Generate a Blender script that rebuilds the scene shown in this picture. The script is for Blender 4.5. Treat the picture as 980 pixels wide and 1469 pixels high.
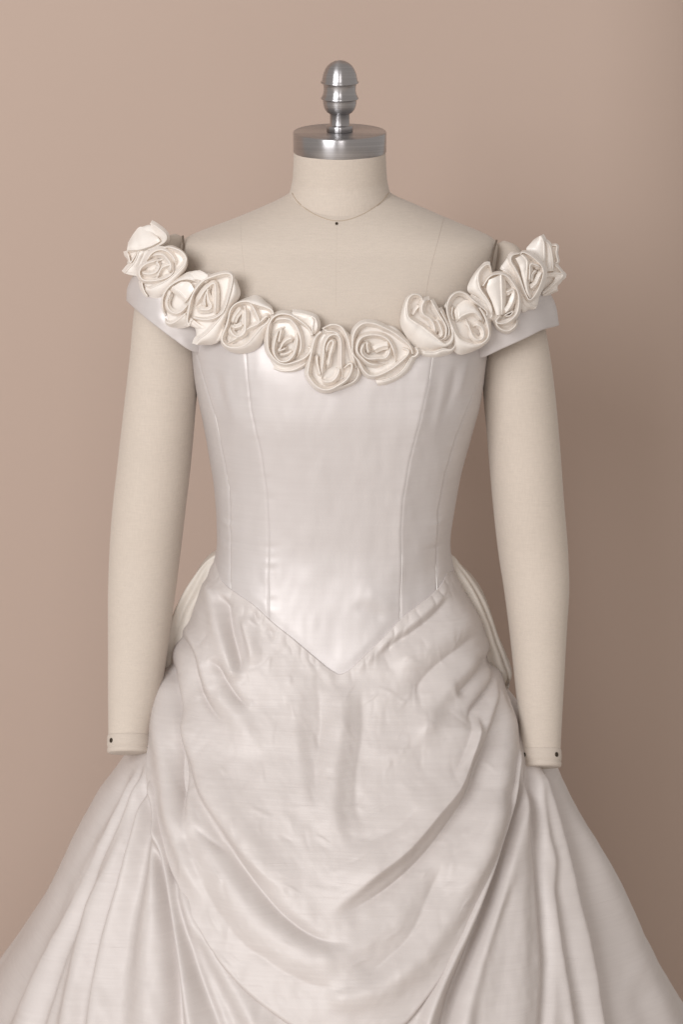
import bpy, math, random
import numpy as np

rng = np.random.default_rng(7)
random.seed(7)
scene = bpy.context.scene
for o in list(bpy.data.objects):
    bpy.data.objects.remove(o)
C = scene.collection

# ------------------------------------------------------------------ camera
MM = 0.0008                 # metres per photograph pixel at the dress form's axis
DIST = 3.0
PITCH = math.radians(11.0)
FW = np.array([0, math.cos(PITCH), -math.sin(PITCH)])
UP = np.array([0, math.sin(PITCH), math.cos(PITCH)])
CAM = np.array([5 * MM, 0, 1.05]) - DIST * FW
cd = bpy.data.cameras.new("camera")
cam = bpy.data.objects.new("camera", cd)
C.objects.link(cam)
cam.location = CAM
cam.rotation_euler = (math.pi / 2 - PITCH, 0, 0)
cd.sensor_fit = 'VERTICAL'
cd.sensor_height = 36
cd.lens = 36 * DIST / (1469 * MM)
cd.clip_end = 50
cd.dof.use_dof = True
cd.dof.focus_distance = 2.9
cd.dof.aperture_fstop = 6.3
scene.camera = cam

# ------------------------------------------------------------------ world, lamps, exposure
w = bpy.data.worlds.new("World")
scene.world = w
w.use_nodes = True
bg = w.node_tree.nodes["Background"]
bg.inputs[0].default_value = (1.0, 0.925, 0.87, 1)
bg.inputs[1].default_value = 0.47


def lamp(name, loc, target, sx, sy, power, col):
    ld = bpy.data.lights.new(name, 'AREA')
    ld.shape = 'RECTANGLE'
    ld.size, ld.size_y = sx, sy
    ld.energy = power
    ld.color = col
    o = bpy.data.objects.new(name, ld)
    C.objects.link(o)
    o.location = loc
    d = np.array(target) - np.array(loc)
    from mathutils import Vector
    o.rotation_euler = Vector(d).to_track_quat('-Z', 'Y').to_euler()
    return o


lamp("key_softbox", (-2.35, -4.7, 2.7), (-0.05, 0.3, 0.6), 2.4, 2.4, 187, (0.972, 0.98, 1.0))
lamp("front_softbox", (0.25, -4.2, 2.3), (0.0, 0.0, 1.0), 0.9, 1.4, 20, (1.0, 0.975, 0.97))
scene.view_settings.view_transform = 'Standard'
scene.view_settings.look = 'None'
scene.view_settings.exposure = 0.11
scene.view_settings.gamma = 1.0
scene.cycles.max_bounces = 14
scene.cycles.diffuse_bounces = 12


# ------------------------------------------------------------------ maths helpers
def P(u, v, y):
    """point in the place seen at photograph pixel u,v on the upright plane at depth y"""
    u, v, y = np.broadcast_arrays(np.asarray(u, float), np.asarray(v, float), np.asarray(y, float))
    k = MM / DIST
    rx = (u - 490) * k
    ry = FW[1] + (735 - v) * k * UP[1]
    rz = FW[2] + (735 - v) * k * UP[2]
    t = (y - CAM[1]) / ry
    return np.stack([CAM[0] + t * rx, y + 0 * t, CAM[2] + t * rz], -1)


def proj(p):
    d = p - CAM
    f = d @ FW
    k = MM / DIST
    return 490 + d[..., 0] / f / k, 735 - (d @ UP) / f / k


def zrow(v):
    return float(P(485, v, 0.0)[2])


def pchip(xs, ys, x):
    xs, ys = np.asarray(xs, float), np.asarray(ys, float)
    if xs[0] > xs[-1]:
        xs, ys = xs[::-1], ys[::-1]
    h = np.diff(xs)
    dl = np.diff(ys) / h
    m = np.zeros_like(ys)
    m[0], m[-1] = dl[0], dl[-1]
    for i in range(1, len(xs) - 1):
        if dl[i - 1] * dl[i] > 0:
            w1, w2 = 2 * h[i] + h[i - 1], h[i] + 2 * h[i - 1]
            m[i] = (w1 + w2) / (w1 / dl[i - 1] + w2 / dl[i])
    x = np.clip(x, xs[0], xs[-1])
    i = np.clip(np.searchsorted(xs, x) - 1, 0, len(xs) - 2)
    t = (x - xs[i]) / h[i]
    return ((2 * t**3 - 3 * t**2 + 1) * ys[i] + (t**3 - 2 * t**2 + t) * h[i] * m[i]
            + (-2 * t**3 + 3 * t**2) * ys[i + 1] + (t**3 - t**2) * h[i] * m[i + 1])


def spline(pts, n):
    """centripetal-ish Catmull-Rom through pts, resampled evenly to n points"""
    p = np.asarray(pts, float)
    q = np.vstack([2 * p[0] - p[1], p, 2 * p[-1] - p[-2]])
    out = []
    for i in range(1, len(q) - 2):
        t = np.linspace(0, 1, 12, endpoint=False)[:, None]
        a, b, c, d = q[i - 1], q[i], q[i + 1], q[i + 2]
        out.append(0.5 * (2 * b + (c - a) * t + (2 * a - 5 * b + 4 * c - d) * t**2 + (3 * b - a - 3 * c + d) * t**3))
    out = np.vstack(out + [p[-1:]])
    s = np.r_[0, np.cumsum(np.linalg.norm(np.diff(out[:, :2], axis=0), axis=1))]
    return np.stack([np.interp(np.linspace(0, s[-1], n), s, out[:, k]) for k in range(out.shape[1])], 1)


def sstep(a, b, x):
    t = np.clip((x - a) / (b - a), 0, 1)
    return t * t * (3 - 2 * t)


_lat = np.random.default_rng(3).random((256, 256)) * 2 - 1


def vnoise(x, y):
    xi, yi = np.floor(x).astype(int), np.floor(y).astype(int)
    fx, fy = x - xi, y - yi
    fx, fy = fx * fx * fx * (fx * (fx * 6 - 15) + 10), fy * fy * fy * (fy * (fy * 6 - 15) + 10)
    g = lambda a, b: _lat[a % 256, b % 256]
    return ((g(xi, yi) * (1 - fx) + g(xi + 1, yi) * fx) * (1 - fy)
            + (g(xi, yi + 1) * (1 - fx) + g(xi + 1, yi + 1) * fx) * fy)


def fbm(x, y, o=3):
    r, a = 0, 1
    for i in range(o):
        r = r + a * vnoise(x + 17.3 * i, y + 9.1 * i)
        x, y, a = x * 2.03, y * 2.03, a * 0.5
    return r


# ------------------------------------------------------------------ scene helpers
def empty(name, loc):
    o = bpy.data.objects.new(name, None)
    C.objects.link(o)
    o.location = loc
    o.empty_display_size = 0.05
    return o


def link(name, verts, faces, mat, parent=None, smooth=True, uv=None):
    me = bpy.data.meshes.new(name)
    verts = np.asarray(verts, float).reshape(-1, 3)
    faces = np.asarray(faces)
    if parent is not None:
        par, off = parent, np.zeros(3)
        while par is not None:
            off = off + np.array(par.location)
            par = par.parent
        verts = verts - off
    nv, nf, k = len(verts), len(faces), faces.shape[1]
    me.vertices.add(nv)
    me.vertices.foreach_set("co", verts.astype(np.float32).ravel())
    me.loops.add(nf * k)
    me.loops.foreach_set("vertex_index", faces.astype(np.int32).ravel())
    me.polygons.add(nf)
    me.polygons.foreach_set("loop_start", np.arange(0, nf * k, k, dtype=np.int32))
    me.polygons.foreach_set("loop_total", np.full(nf, k, dtype=np.int32))
    if uv is not None:
        l = me.uv_layers.new(name="UVMap")
        l.data.foreach_set("uv", uv.reshape(-1, 2)[faces.ravel()].astype(np.float32).ravel())
    me.update(calc_edges=True)
    me.validate()
    me.polygons.foreach_set("use_smooth", np.full(nf, smooth))
    o = bpy.data.objects.new(name, me)
    C.objects.link(o)
    me.materials.append(mat)
    if parent is not None:
        o.parent = parent
    return o


def grid_faces(r, c, closed=False):
    i, j = np.meshgrid(np.arange(r - 1), np.arange(c if closed else c - 1), indexing='ij')
    j2 = (j + 1) % c
    return np.stack([i * c + j, i * c + j2, (i + 1) * c + j2, (i + 1) * c + j], -1).reshape(-1, 4)


def grid(name, G, mat, parent=None, closed=False, uv=None, flip=False):
    r, c = G.shape[:2]
    f = grid_faces(r, c, closed)
    if flip:
        f = f[:, ::-1]
    return link(name, G, f, mat, parent, uv=uv)


def normals(G):
    du = np.gradient(G, axis=1)
    dv = np.gradient(G, axis=0)
    n = np.cross(du, dv)
    return n / (np.linalg.norm(n, axis=-1, keepdims=True) + 1e-12)


def lathe(name, prof, mat, parent, org, axis, seg=96):
    """prof: list of (radius, height along axis) from org"""
    axis = np.array(axis, float)
    axis /= np.linalg.norm(axis)
    e1 = np.array([1.0, 0, 0])
    if abs(axis[0]) > 0.05:
        e1 = np.cross(axis, [0, 0, 1.0])
        e1 /= np.linalg.norm(e1)
    e2 = np.cross(axis, e1)
    a = np.linspace(0, 2 * np.pi, seg, endpoint=False)
    pr = np.array(prof, float)
    G = (np.array(org) + pr[:, 1, None, None] * axis
         + pr[:, 0, None, None] * (np.cos(a)[None, :, None] * e1 + np.sin(a)[None, :, None] * e2))
    return grid(name, G, mat, parent, closed=True)


def tube(name, pts, rad, mat, parent, seg=8):
    p = np.asarray(pts, float)
    t = np.gradient(p, axis=0)
    t /= np.linalg.norm(t, axis=1, keepdims=True) + 1e-12
    ref = np.array([0.0, 1.0, 0.02])
    a = np.cross(t, ref)
    a /= np.linalg.norm(a, axis=1, keepdims=True) + 1e-12
    b = np.cross(t, a)
    th = np.linspace(0, 2 * np.pi, seg, endpoint=False)
    r = np.broadcast_to(np.asarray(rad, float), (len(p),))
    G = p[:, None] + r[:, None, None] * (np.cos(th)[None, :, None] * a[:, None] + np.sin(th)[None, :, None] * b[:, None])
    return grid(name, G, mat, parent, closed=True)


# ------------------------------------------------------------------ materials
def mat_new(name):
    m = bpy.data.materials.new(name)
    m.use_nodes = True
    nt = m.node_tree
    return m, nt, nt.nodes["Principled BSDF"]


def nd(nt, typ, **kw):
    n = nt.nodes.new(typ)
    for k, v in kw.items():
        setattr(n, k, v)
    return n


def coords(nt, scale, kind='Object'):
    tc = nd(nt, 'ShaderNodeTexCoord')
    mp = nd(nt, 'ShaderNodeMapping')
    mp.inputs['Scale'].default_value = scale
    nt.links.new(tc.outputs[kind], mp.inputs[0])
    return mp.outputs[0]


def noise(nt, vec, scale=1, detail=3, rough=0.5):
    n = nd(nt, 'ShaderNodeTexNoise')
    n.inputs['Scale'].default_value = scale
    n.inputs['Detail'].default_value = detail
    n.inputs['Roughness'].default_value = rough
    nt.links.new(vec, n.inputs['Vector'])
    return n.outputs['Fac']


def ramp(nt, fac, stops):
    r = nd(nt, 'ShaderNodeValToRGB')
    e = r.color_ramp.elements
    e[0].position, e[0].color = stops[0][0], (*stops[0][1], 1)
    e[1].position, e[1].color = stops[-1][0], (*stops[-1][1], 1)
    for p, c in stops[1:-1]:
        x = e.new(p)
        x.color = (*c, 1)
    nt.links.new(fac, r.inputs[0])
    return r.outputs[0]


def bump(nt, h, strength, dist, prev=None):
    b = nd(nt, 'ShaderNodeBump')
    b.inputs['Strength'].default_value = strength
    b.inputs['Distance'].default_value = dist
    nt.links.new(h, b.inputs['Height'])
    if prev is not None:
        nt.links.new(prev, b.inputs['Normal'])
    return b.outputs[0]


def cloth_mat(name, c1, c2, rough, slub, weave, sheen, spec=0.5, trans=0.0, aniso=0.0, metal=0.0):
    m, nt, b = mat_new(name)
    v = coords(nt, (9, 9, 420))
    f = noise(nt, v, 1, 4, 0.6)
    v2 = coords(nt, (22, 22, 22))
    g = noise(nt, v2, 1, 3)
    mx = nd(nt, 'ShaderNodeMix', data_type='FLOAT')
    mx.inputs[0].default_value = 0.45
    nt.links.new(f, mx.inputs[2])
    nt.links.new(g, mx.inputs[3])
    col = ramp(nt, mx.outputs[0], [(0.3, c1), (0.7, c2)])
    nt.links.new(col, b.inputs['Base Color'])
    b.inputs['Roughness'].default_value = rough
    b.inputs['Specular IOR Level'].default_value = spec
    b.inputs['Metallic'].default_value = metal
    b.inputs['Sheen Weight'].default_value = sheen
    b.inputs['Sheen Roughness'].default_value = 0.4
    b.inputs['Anisotropic'].default_value = aniso
    n = bump(nt, f, slub, 0.0006)
    # sparse thicker threads
    v4 = coords(nt, (14, 14, 700))
    s = noise(nt, v4, 1, 1)
    s2 = ramp(nt, s, [(0.70, (0, 0, 0)), (0.80, (1, 1, 1))])
    n = bump(nt, s2, slub * 0.9, 0.0005, n)
    v3 = coords(nt, (1500, 1500, 1500))
    n = bump(nt, noise(nt, v3, 1, 1), weave, 0.0003, n)
    nt.links.new(n, b.inputs['Normal'])
    if trans > 0:
        tr = nd(nt, 'ShaderNodeBsdfTranslucent')
        tr.inputs[0].default_value = (0.97, 0.84, 0.68, 1)
        ms = nd(nt, 'ShaderNodeMixShader')
        ms.inputs[0].default_value = trans
        out = nt.nodes["Material Output"]
        nt.links.new(b.outputs[0], ms.inputs[1])
        nt.links.new(tr.outputs[0], ms.inputs[2])
        nt.links.new(ms.outputs[0], out.inputs[0])
    return m


M_SKIRT = cloth_mat("ivory_silk_dupioni", (0.605, 0.555, 0.53), (0.665, 0.615, 0.59), 0.50, 0.36, 0.25, 0.0, spec=0.45, trans=0.12, metal=0.06)
M_SATIN = cloth_mat("ivory_satin_bodice", (0.575, 0.535, 0.52), (0.61, 0.57, 0.555), 0.48, 0.05, 0.14, 0.0, spec=0.6, metal=0.27)
M_ROSE = cloth_mat("ivory_satin_ribbon", (0.85, 0.80, 0.748), (0.875, 0.83, 0.782), 0.38, 0.06, 0.10, 0.0, spec=0.5, trans=0.10, metal=0.03)
M_TULLE = cloth_mat("ivory_organza_bustle", (0.68, 0.625, 0.565), (0.72, 0.67, 0.605), 0.5, 0.2, 0.2, 0.0, trans=0.2)


def linen_mat(name, base):
    m, nt, b = mat_new(name)
    fx = noise(nt, coords(nt, (1400, 1400, 90)), 1, 2)
    fz = noise(nt, coords(nt, (90, 90, 1400)), 1, 2)
    lo = noise(nt, coords(nt, (14, 14, 14)), 1, 4)
    ad = nd(nt, 'ShaderNodeMath', operation='ADD')
    nt.links.new(fx, ad.inputs[0])
    nt.links.new(fz, ad.inputs[1])
    hf = nd(nt, 'ShaderNodeMath', operation='MULTIPLY')
    hf.inputs[1].default_value = 0.4
    nt.links.new(ad.outputs[0], hf.inputs[0])
    a2 = nd(nt, 'ShaderNodeMath', operation='MULTIPLY_ADD')
    a2.inputs[1].default_value = 0.22
    nt.links.new(lo, a2.inputs[0])
    nt.links.new(hf.outputs[0], a2.inputs[2])
    d = tuple(x * 0.90 for x in base)
    l = tuple(min(1, x * 1.06) for x in base)
    nt.links.new(ramp(nt, a2.outputs[0], [(0.3, d), (0.7, l)]), b.inputs['Base Color'])
    b.inputs['Roughness'].default_value = 0.85
    b.inputs['Specular IOR Level'].default_value = 0.2
    b.inputs['Sheen Weight'].default_value = 0.15
    nt.links.new(bump(nt, ad.outputs[0], 0.55, 0.0005), b.inputs['Normal'])
    return m


M_LINEN = linen_mat("natural_linen", (0.57, 0.497, 0.427))
M_LINEN2 = linen_mat("natural_linen_tape", (0.545, 0.475, 0.41))


def metal_mat():
    m, nt, b = mat_new("brushed_aluminium")
    f = noise(nt, coords(nt, (6, 6, 1600)), 1, 3)
    nt.links.new(ramp(nt, f, [(0.3, (0.36, 0.35, 0.355)), (0.7, (0.47, 0.46, 0.465))]), b.inputs['Base Color'])
    b.inputs['Metallic'].default_value = 1
    b.inputs['Roughness'].default_value = 0.3
    b.inputs['Anisotropic'].default_value = 0.85
    b.inputs['Anisotropic Rotation'].default_value = 0.25
    tg = nd(nt, 'ShaderNodeTangent', direction_type='RADIAL', axis='Z')
    nt.links.new(tg.outputs[0], b.inputs['Tangent'])
    nt.links.new(bump(nt, f, 0.12, 0.0002), b.inputs['Normal'])
    return m


M_METAL = metal_mat()


def plain(name, col, rough, metal=0.0):
    m, nt, b = mat_new(name)
    f = noise(nt, coords(nt, (60, 60, 60)), 1, 3)
    nt.links.new(ramp(nt, f, [(0.3, tuple(x * 0.9 for x in col)), (0.7, col)]), b.inputs['Base Color'])
    b.inputs['Roughness'].default_value = rough
    b.inputs['Metallic'].default_value = metal
    return m


M_THREAD = plain("seam_thread", (0.47, 0.38, 0.29), 0.8)
M_IVTHREAD = plain("ivory_thread", (0.84, 0.81, 0.78), 0.5)
M_HOLE = plain("dark_brass_tack", (0.06, 0.045, 0.03), 0.35, 0.8)
M_DARK = plain("dark_gap_shade", (0.16, 0.12, 0.09), 0.9)  # dark colour standing in for shade in the armhole gaps
M_STEEL = plain("painted_stand", (0.05, 0.05, 0.05), 0.4, 0.5)


def wall_mat():
    m, nt, b = mat_new("warm_beige_backdrop_paper")
    lo = noise(nt, coords(nt, (1.2, 1.2, 1.2)), 1, 3)
    hi = noise(nt, coords(nt, (300, 300, 300)), 1, 2)
    nt.links.new(ramp(nt, lo, [(0.3, (0.468, 0.362, 0.302)), (0.7, (0.484, 0.377, 0.315))]), b.inputs['Base Color'])
    b.inputs['Roughness'].default_value = 0.9
    b.inputs['Specular IOR Level'].default_value = 0.15
    nt.links.new(bump(nt, hi, 0.08, 0.0004), b.inputs['Normal'])
    return m


M_WALL = wall_mat()

# ------------------------------------------------------------------ the setting: backdrop with a right-hand curl added to darken that side, floor
WY = 0.62
xs = np.r_[np.linspace(-2.6, 0.335, 40), ]
plan = [(x, WY) for x in xs]
cx, R0 = 0.335, 0.26
for a in np.linspace(0, math.radians(80), 24)[1:]:
    plan.append((cx + R0 * math.sin(a), WY + R0 * (1 - math.cos(a))))
lx, ly = plan[-1]
plan += [(lx + 0.06, ly + 0.3), (lx + 0.1, ly + 0.6)]
plan = np.array(plan)
zs = np.linspace(0.0, 2.9, 30)
G = np.stack([np.broadcast_to(plan[None, :, 0], (30, len(plan))), np.broadcast_to(plan[None, :, 1], (30, len(plan))),
              np.broadcast_to(zs[:, None], (30, len(plan)))], -1)
wall = grid('wall', G, M_WALL)
wall['kind'] = 'structure'
fx, fy = np.meshgrid(np.linspace(-3, 3, 12), np.linspace(-4, 2.2, 12))
fl = grid('floor', np.stack([fx, fy, 0 * fx - 0.004], -1), plain("pale_bounce_floor", (0.72, 0.66, 0.60), 0.6))  # unseen floor, made pale to bounce light onto lower wall and skirt
fl['kind'] = 'structure'


# ------------------------------------------------------------------ lofted bodies: table rows are (v, uL, uR, front, back)
class Loft:
    def __init__(self, rows, n=2.3, off=0.0, n_top=None):
        r = np.array(rows, float)
        self.z = np.array([zrow(v) for v in r[:, 0]])
        self.xl = P(r[:, 1], r[:, 0], 0)[..., 0]
        self.xr = P(r[:, 2], r[:, 0], 0)[..., 0]
        self.yf, self.yb = r[:, 3], r[:, 4]
        self.n, self.off, self.n_top = n, off, n_top
        self.zg = np.linspace(self.z.min(), self.z.max(), 1500)
        k = np.hanning(61)
        k /= k.sum()

        def sm(a):
            g = pchip(self.z, a, self.zg)
            gp = np.r_[2 * g[0] - g[30:0:-1], g, 2 * g[-1] - g[-2:-32:-1]]
            return np.convolve(gp, k, 'valid')
        self.XL, self.XR, self.YF, self.YB = sm(self.xl), sm(self.xr), sm(self.yf), sm(self.yb)

    def at(self, phi, z, off=None):
        """phi 0 = front, negative = photograph left"""
        off = self.off if off is None else off
        phi, z = np.broadcast_arrays(np.asarray(phi, float), np.asarray(z, float))
        it = lambda a: np.interp(z, self.zg, a)
        xl, xr, yf, yb = it(self.XL) - off, it(self.XR) + off, it(self.YF) - off, it(self.YB) + off
        xc, hw = (xl + xr) / 2, (xr - xl) / 2
        s, c = np.sin(phi), np.cos(phi)
        e = 2 / self.n if self.n_top is None else 2 / (self.n + (self.n_top - self.n) * sstep(zrow(1040), zrow(930), z))
        X = xc + hw * np.sign(s) * np.abs(s) ** e
        yc = 0.012
        Y = np.where(c > 0, yc + (yf - yc) * np.abs(c) ** e, yc + (yb - yc) * np.abs(c) ** e)
        return np.stack([X, Y, z], -1)

    def phi_at_u(self, ufun, z, lo, hi):
        """phi on row z where the surface is seen on the photograph curve u=ufun(v)"""
        z = np.asarray(z, float)
        lo, hi = np.full(z.shape, lo), np.full(z.shape, hi)
        for _ in range(40):
            m = (lo + hi) / 2
            u, v = proj(self.at(m, z))
            g = u < ufun(v)
            lo, hi = np.where(g, m, lo), np.where(g, hi, m)
        return (lo + hi) / 2

    def z_at_v(self, vfun, phi, zlo, zhi):
        phi = np.asarray(phi, float)
        lo, hi = np.full(phi.shape, zlo), np.full(phi.shape, zhi)
        for _ in range(40):
            m = (lo + hi) / 2
            u, v = proj(self.at(phi, m))
            g = v > vfun(u)
            lo, hi = np.where(g, m, lo), np.where(g, hi, m)
        return (lo + hi) / 2

    def phiz(self, u, v, iters=60):
        """front-side (phi, z) seen at photograph pixel u,v"""
        u, v = np.broadcast_arrays(np.asarray(u, float), np.asarray(v, float))
        z = P(u, v, -0.12)[..., 2]
        phi = np.zeros_like(z)
        for _ in range(iters):
            lo, hi = np.full(z.shape, -np.pi / 2), np.full(z.shape, np.pi / 2)
            for _ in range(30):
                m = (lo + hi) / 2
                uu, vv = proj(self.at(m, z))
                g = uu < u
                lo, hi = np.where(g, m, lo), np.where(g, hi, m)
            phi = (lo + hi) / 2
            uu, vv = proj(self.at(phi, z))
            z = z + 0.6 * (vv - v) * MM
        return phi, z


curve = lambda pts, k=0: (lambda v: np.interp(v, [p[1] for p in pts], [p[0] for p in pts]))     # u as a function of v
curve_v = lambda pts: (lambda u: np.interp(u, [p[0] for p in pts], [p[1] for p in pts]))         # v as a function of u

BODY = Loft([
    (262, 424, 552, -.022, .055), (272, 421, 555, -.026, .058), (279, 416, 558, -.032, .061), (285, 405, 572, -.038, .066), (292, 390, 590, -.044, .072), (303, 366, 615, -.055, .080),
    (315, 336, 643, -.065, .087), (327, 305, 672, -.073, .092), (337, 276, 698, -.079, .095), (344, 262, 711, -.083, .097),
    (352, 257, 716, -.086, .099), (370, 258, 714, -.096, .102), (400, 265, 709, -.109, .105), (430, 273, 704, -.118, .107),
    (470, 279, 699, -.123, .106), (520, 282, 694, -.129, .102), (570, 288, 687, -.127, .096), (630, 299, 672, -.117, .088),
    (690, 309, 656, -.106, .081), (740, 313, 647, -.099, .077), (780, 314, 641, -.096, .077), (800, 311, 643, -.096, .080),
    (850, 291, 667, -.100, .105), (900, 268, 690, -.107, .135), (960, 242, 713, -.120, .17), (1000, 236, 720, -.125, .18)], n=2.35)

SKIRT = Loft([
    (785, 314, 641, -.096, .078), (800, 311, 643, -.096, .082), (850, 291, 667, -.100, .11), (900, 268, 689, -.107, .145), (960, 240, 714, -.122, .19), (1020, 213, 750, -.150, .235),
    (1080, 184, 788, -.185, .28), (1170, 124, 828, -.232, .34), (1320, 48, 897, -.30, .42), (1400, -2, 943, -.335, .47),
    (1469, -50, 986, -.365, .50), (1700, -190, 1150, -.45, .56), (2056, -380, 1370, -.55, .60)], n=2.12, n_top=2.35)

# ------------------------------------------------------------------ dress form
form = empty('dress_form', (0, 0.03, 0))
form['label'] = 'linen covered dress form with arms and brushed metal neck cap, wearing the gown'
form['category'] = 'dress form'

ph = np.linspace(-np.pi, np.pi, 160, endpoint=False)
zz = np.linspace(zrow(985), zrow(277), 260)
Gt = BODY.at(ph[None, :], zz[:, None], -0.004 * sstep(zrow(470), zrow(520), zz)[:, None] - 0.011 * sstep(zrow(780), zrow(840), zz)[:, None])
torso = grid('torso', Gt, M_LINEN, form, closed=True)

# neck, leaning a little forward
TILT = math.radians(7.5)
AX = np.array([0, -math.sin(TILT), math.cos(TILT)])
NB = P(487.5, 262, 0.0)                       # neck base centre
CAPB = P(487.5, 218.0, -0.011)                # underside of the cap, centre
H = float(np.dot(CAPB - NB, AX))
rows = []
a = np.linspace(0, 2 * np.pi, 128, endpoint=False)
for t in np.linspace(-1.2, 1.02, 80):
    r = np.interp(t, [-1.2, -0.8, -0.45, -0.2, 0.1, 0.5, 1.02], [0.0600, 0.0598, 0.0578, 0.0552, 0.0530, 0.0520, 0.0512])
    ctr = NB + AX * H * t + (CAPB - NB - AX * H) * np.clip(t, 0, 1)
    e2 = np.cross(AX, [1, 0, 0])
    rows.append(ctr + r * (np.cos(a)[:, None] * np.array([1, 0, 0]) + 1.02 * np.sin(a)[:, None] * e2))
neck = grid('neck', np.array(rows), M_LINEN, form, closed=True)

# cap with finial: the lathe works in pixels of a close view, 4.4545 per photograph pixel
q = MM / 4.4545
cap = lathe('neck_cap', [(0, 0), (287 * q, 0), (289.5 * q, 4 * q), (289.5 * q, 118 * q), (287 * q, 124 * q), (282 * q, 126.5 * q), (200 * q, 127 * q), (90 * q, 127 * q), (0, 127 * q)],
            M_METAL, form, CAPB, AX, 160)
fo = CAPB + AX * 127.5 * q
fin = [(0, 0), (80 * q, 0), (82 * q, 3 * q), (82 * q, 36 * q), (79 * q, 41 * q), (63 * q, 42 * q), (61 * q, 46 * q), (61 * q, 112 * q), (64 * q, 116 * q),
       (79 * q, 126 * q), (93 * q, 145 * q), (101 * q, 168 * q), (104 * q, 190 * q), (104 * q, 206 * q), (107 * q, 210 * q), (116 * q, 213 * q), (117 * q, 217 * q),
       (111 * q, 226 * q), (103 * q, 246 * q), (99 * q, 270 * q), (100 * q, 292 * q), (104 * q, 310 * q), (108 * q, 314 * q), (117 * q, 317 * q), (118 * q, 321 * q), (111 * q, 328 * q),
       (108 * q, 345 * q), (101 * q, 378 * q), (90 * q, 405 * q), (75 * q, 428 * q), (56 * q, 445 * q), (32 * q, 457 * q), (12 * q, 461 * q), (0, 462 * q)]
fin = [(r_, h_ * 0.945) for r_, h_ in fin]
finial = lathe('finial', fin, M_METAL, cap, fo, AX, 96)

# neck seam, pin, princess seams


def on_body(u, v, off=0.0):
    phi, z = BODY.phiz(u, v)
    return BODY.at(phi, z, off)


sp = spline([(418, 276), (428, 291), (446, 305), (466, 314), (483, 317.5), (502, 315), (524, 306), (545, 292), (558, 277)], 70)
seam = on_body(sp[:, 0], sp[:, 1], 0.0)
# put the neck seam on whichever of neck and torso is nearer
nk = np.array(rows).reshape(-1, 3)
nu, nv = proj(nk)
for i in range(len(seam)):
    d = (nu - sp[i, 0])**2 + (nv - sp[i, 1])**2 + (nk[:, 1] > NB[1] + 0.02) * 1e6
    j = d.argmin()
    if d[j] < 16 and nk[j, 1] < seam[i, 1]:
        seam[i] = P(sp[i, 0], sp[i, 1], nk[j, 1])
tube('seam', seam, 0.00055, M_THREAD, torso, 6)
for pts, r in (([(637, 313), (630, 340), (622, 370), (614, 405), (608, 450)], .0004),
               ([(345, 318), (346, 345), (350, 385), (356, 430)], .00022),
               ([(483, 322), (483, 350), (482.5, 390), (482, 440)], .00018)):
    s = spline(pts, 40)
    tube('seam', on_body(s[:, 0], s[:, 1], -0.0001), r, linen_mat("seam_linen", (0.52, 0.45, 0.385)), torso, 6)
pp = on_body(483, 321, 0.001)
a8 = np.linspace(0, 2 * np.pi, 14, endpoint=False)
lathe('pin', [(0, -0.001), (.0012, -.0006), (.0016, .0004), (.0012, .0014), (0, .0019)], M_HOLE, form, pp, (0, -1, 0.2), 16)


# arms
def arm(rows, tack_px, depth):
    """rows: (v,uL,uR) on the photograph; depth: (v,y)"""
    r = np.array(rows, float)
    n = 150
    vv = np.linspace(r[0, 0], r[-1, 0], n)
    uL, uR = pchip(r[:, 0], r[:, 1], vv), pchip(r[:, 0], r[:, 2], vv)
    k = np.hanning(9)
    k /= k.sum()
    dp = np.array(depth)
    yy = pchip(dp[:, 0], dp[:, 1], vv)
    c = P((uL + uR) / 2, vv, yy)
    sc = (yy - CAM[1]) / DIST / math.cos(PITCH) * (DIST / DIST)
    rad = (uR - uL) / 2 * MM * (yy - CAM[1]) / (0 - CAM[1])
    t = np.gradient(c, axis=0)
    t[:, 0] = 0
    t /= np.linalg.norm(t, axis=1, keepdims=True)
    k = np.hanning(31)
    k /= k.sum()
    for j in (1, 2):
        g = np.r_[np.full(15, t[0, j]), t[:, j], np.full(15, t[-1, j])]
        t[:, j] = np.convolve(g, k, 'valid')
    t /= np.linalg.norm(t, axis=1, keepdims=True)
    e2 = np.cross(t, [1, 0, 0])
    a = np.linspace(0, 2 * np.pi, 96, endpoint=False)
    deep = np.interp(vv, [330, 420, 800, 1080], [1.25, 1.15, 1.1, 1.0])
    G = c[:, None] + rad[:, None, None] * (np.cos(a)[None, :, None] * np.array([1, 0, 0]) + deep[:, None, None] * np.sin(a)[None, :, None] * e2[:, None])
    o = grid('arm', G, M_LINEN, form, closed=True)
    # cuff: a padded tape round the wrist with a closed end
    ce, re, te, ee = c[-1], rad[-1], t[-1], e2[-1]
    prof = [(0.985, -0.0005), (0.99, 0.0006), (1.03, 0.0008), (1.05, 0.002), (1.055, 0.0045), (1.055, 0.0105), (1.045, 0.0138), (1.015, 0.0146), (1.012, 0.0152), (1.04, 0.0162), (1.05, 0.0180), (1.03, 0.0205), (.96, .0215), (.5, .0217), (0, .0217)]
    Gc = np.array([ce + te * (h - 0.003) + re * f * (np.cos(a)[:, None] * np.array([1, 0, 0]) + np.sin(a)[:, None] * ee) for f, h in prof])
    cuff = grid('cuff', Gc, M_LINEN2, o, closed=True)
    for th in tack_px:
        d = math.cos(th) * np.array([1, 0, 0]) + math.sin(th) * ee
        p0 = ce + te * 0.0055 + re * 1.034 * d
        lathe('tack', [(0, -.001), (.0026, -.0004), (.0028, .0006), (.0016, .0012), (0, .0009)], M_HOLE, cuff, p0 + re * .018 * d, d + 1e-3, 14)
    return o


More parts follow.
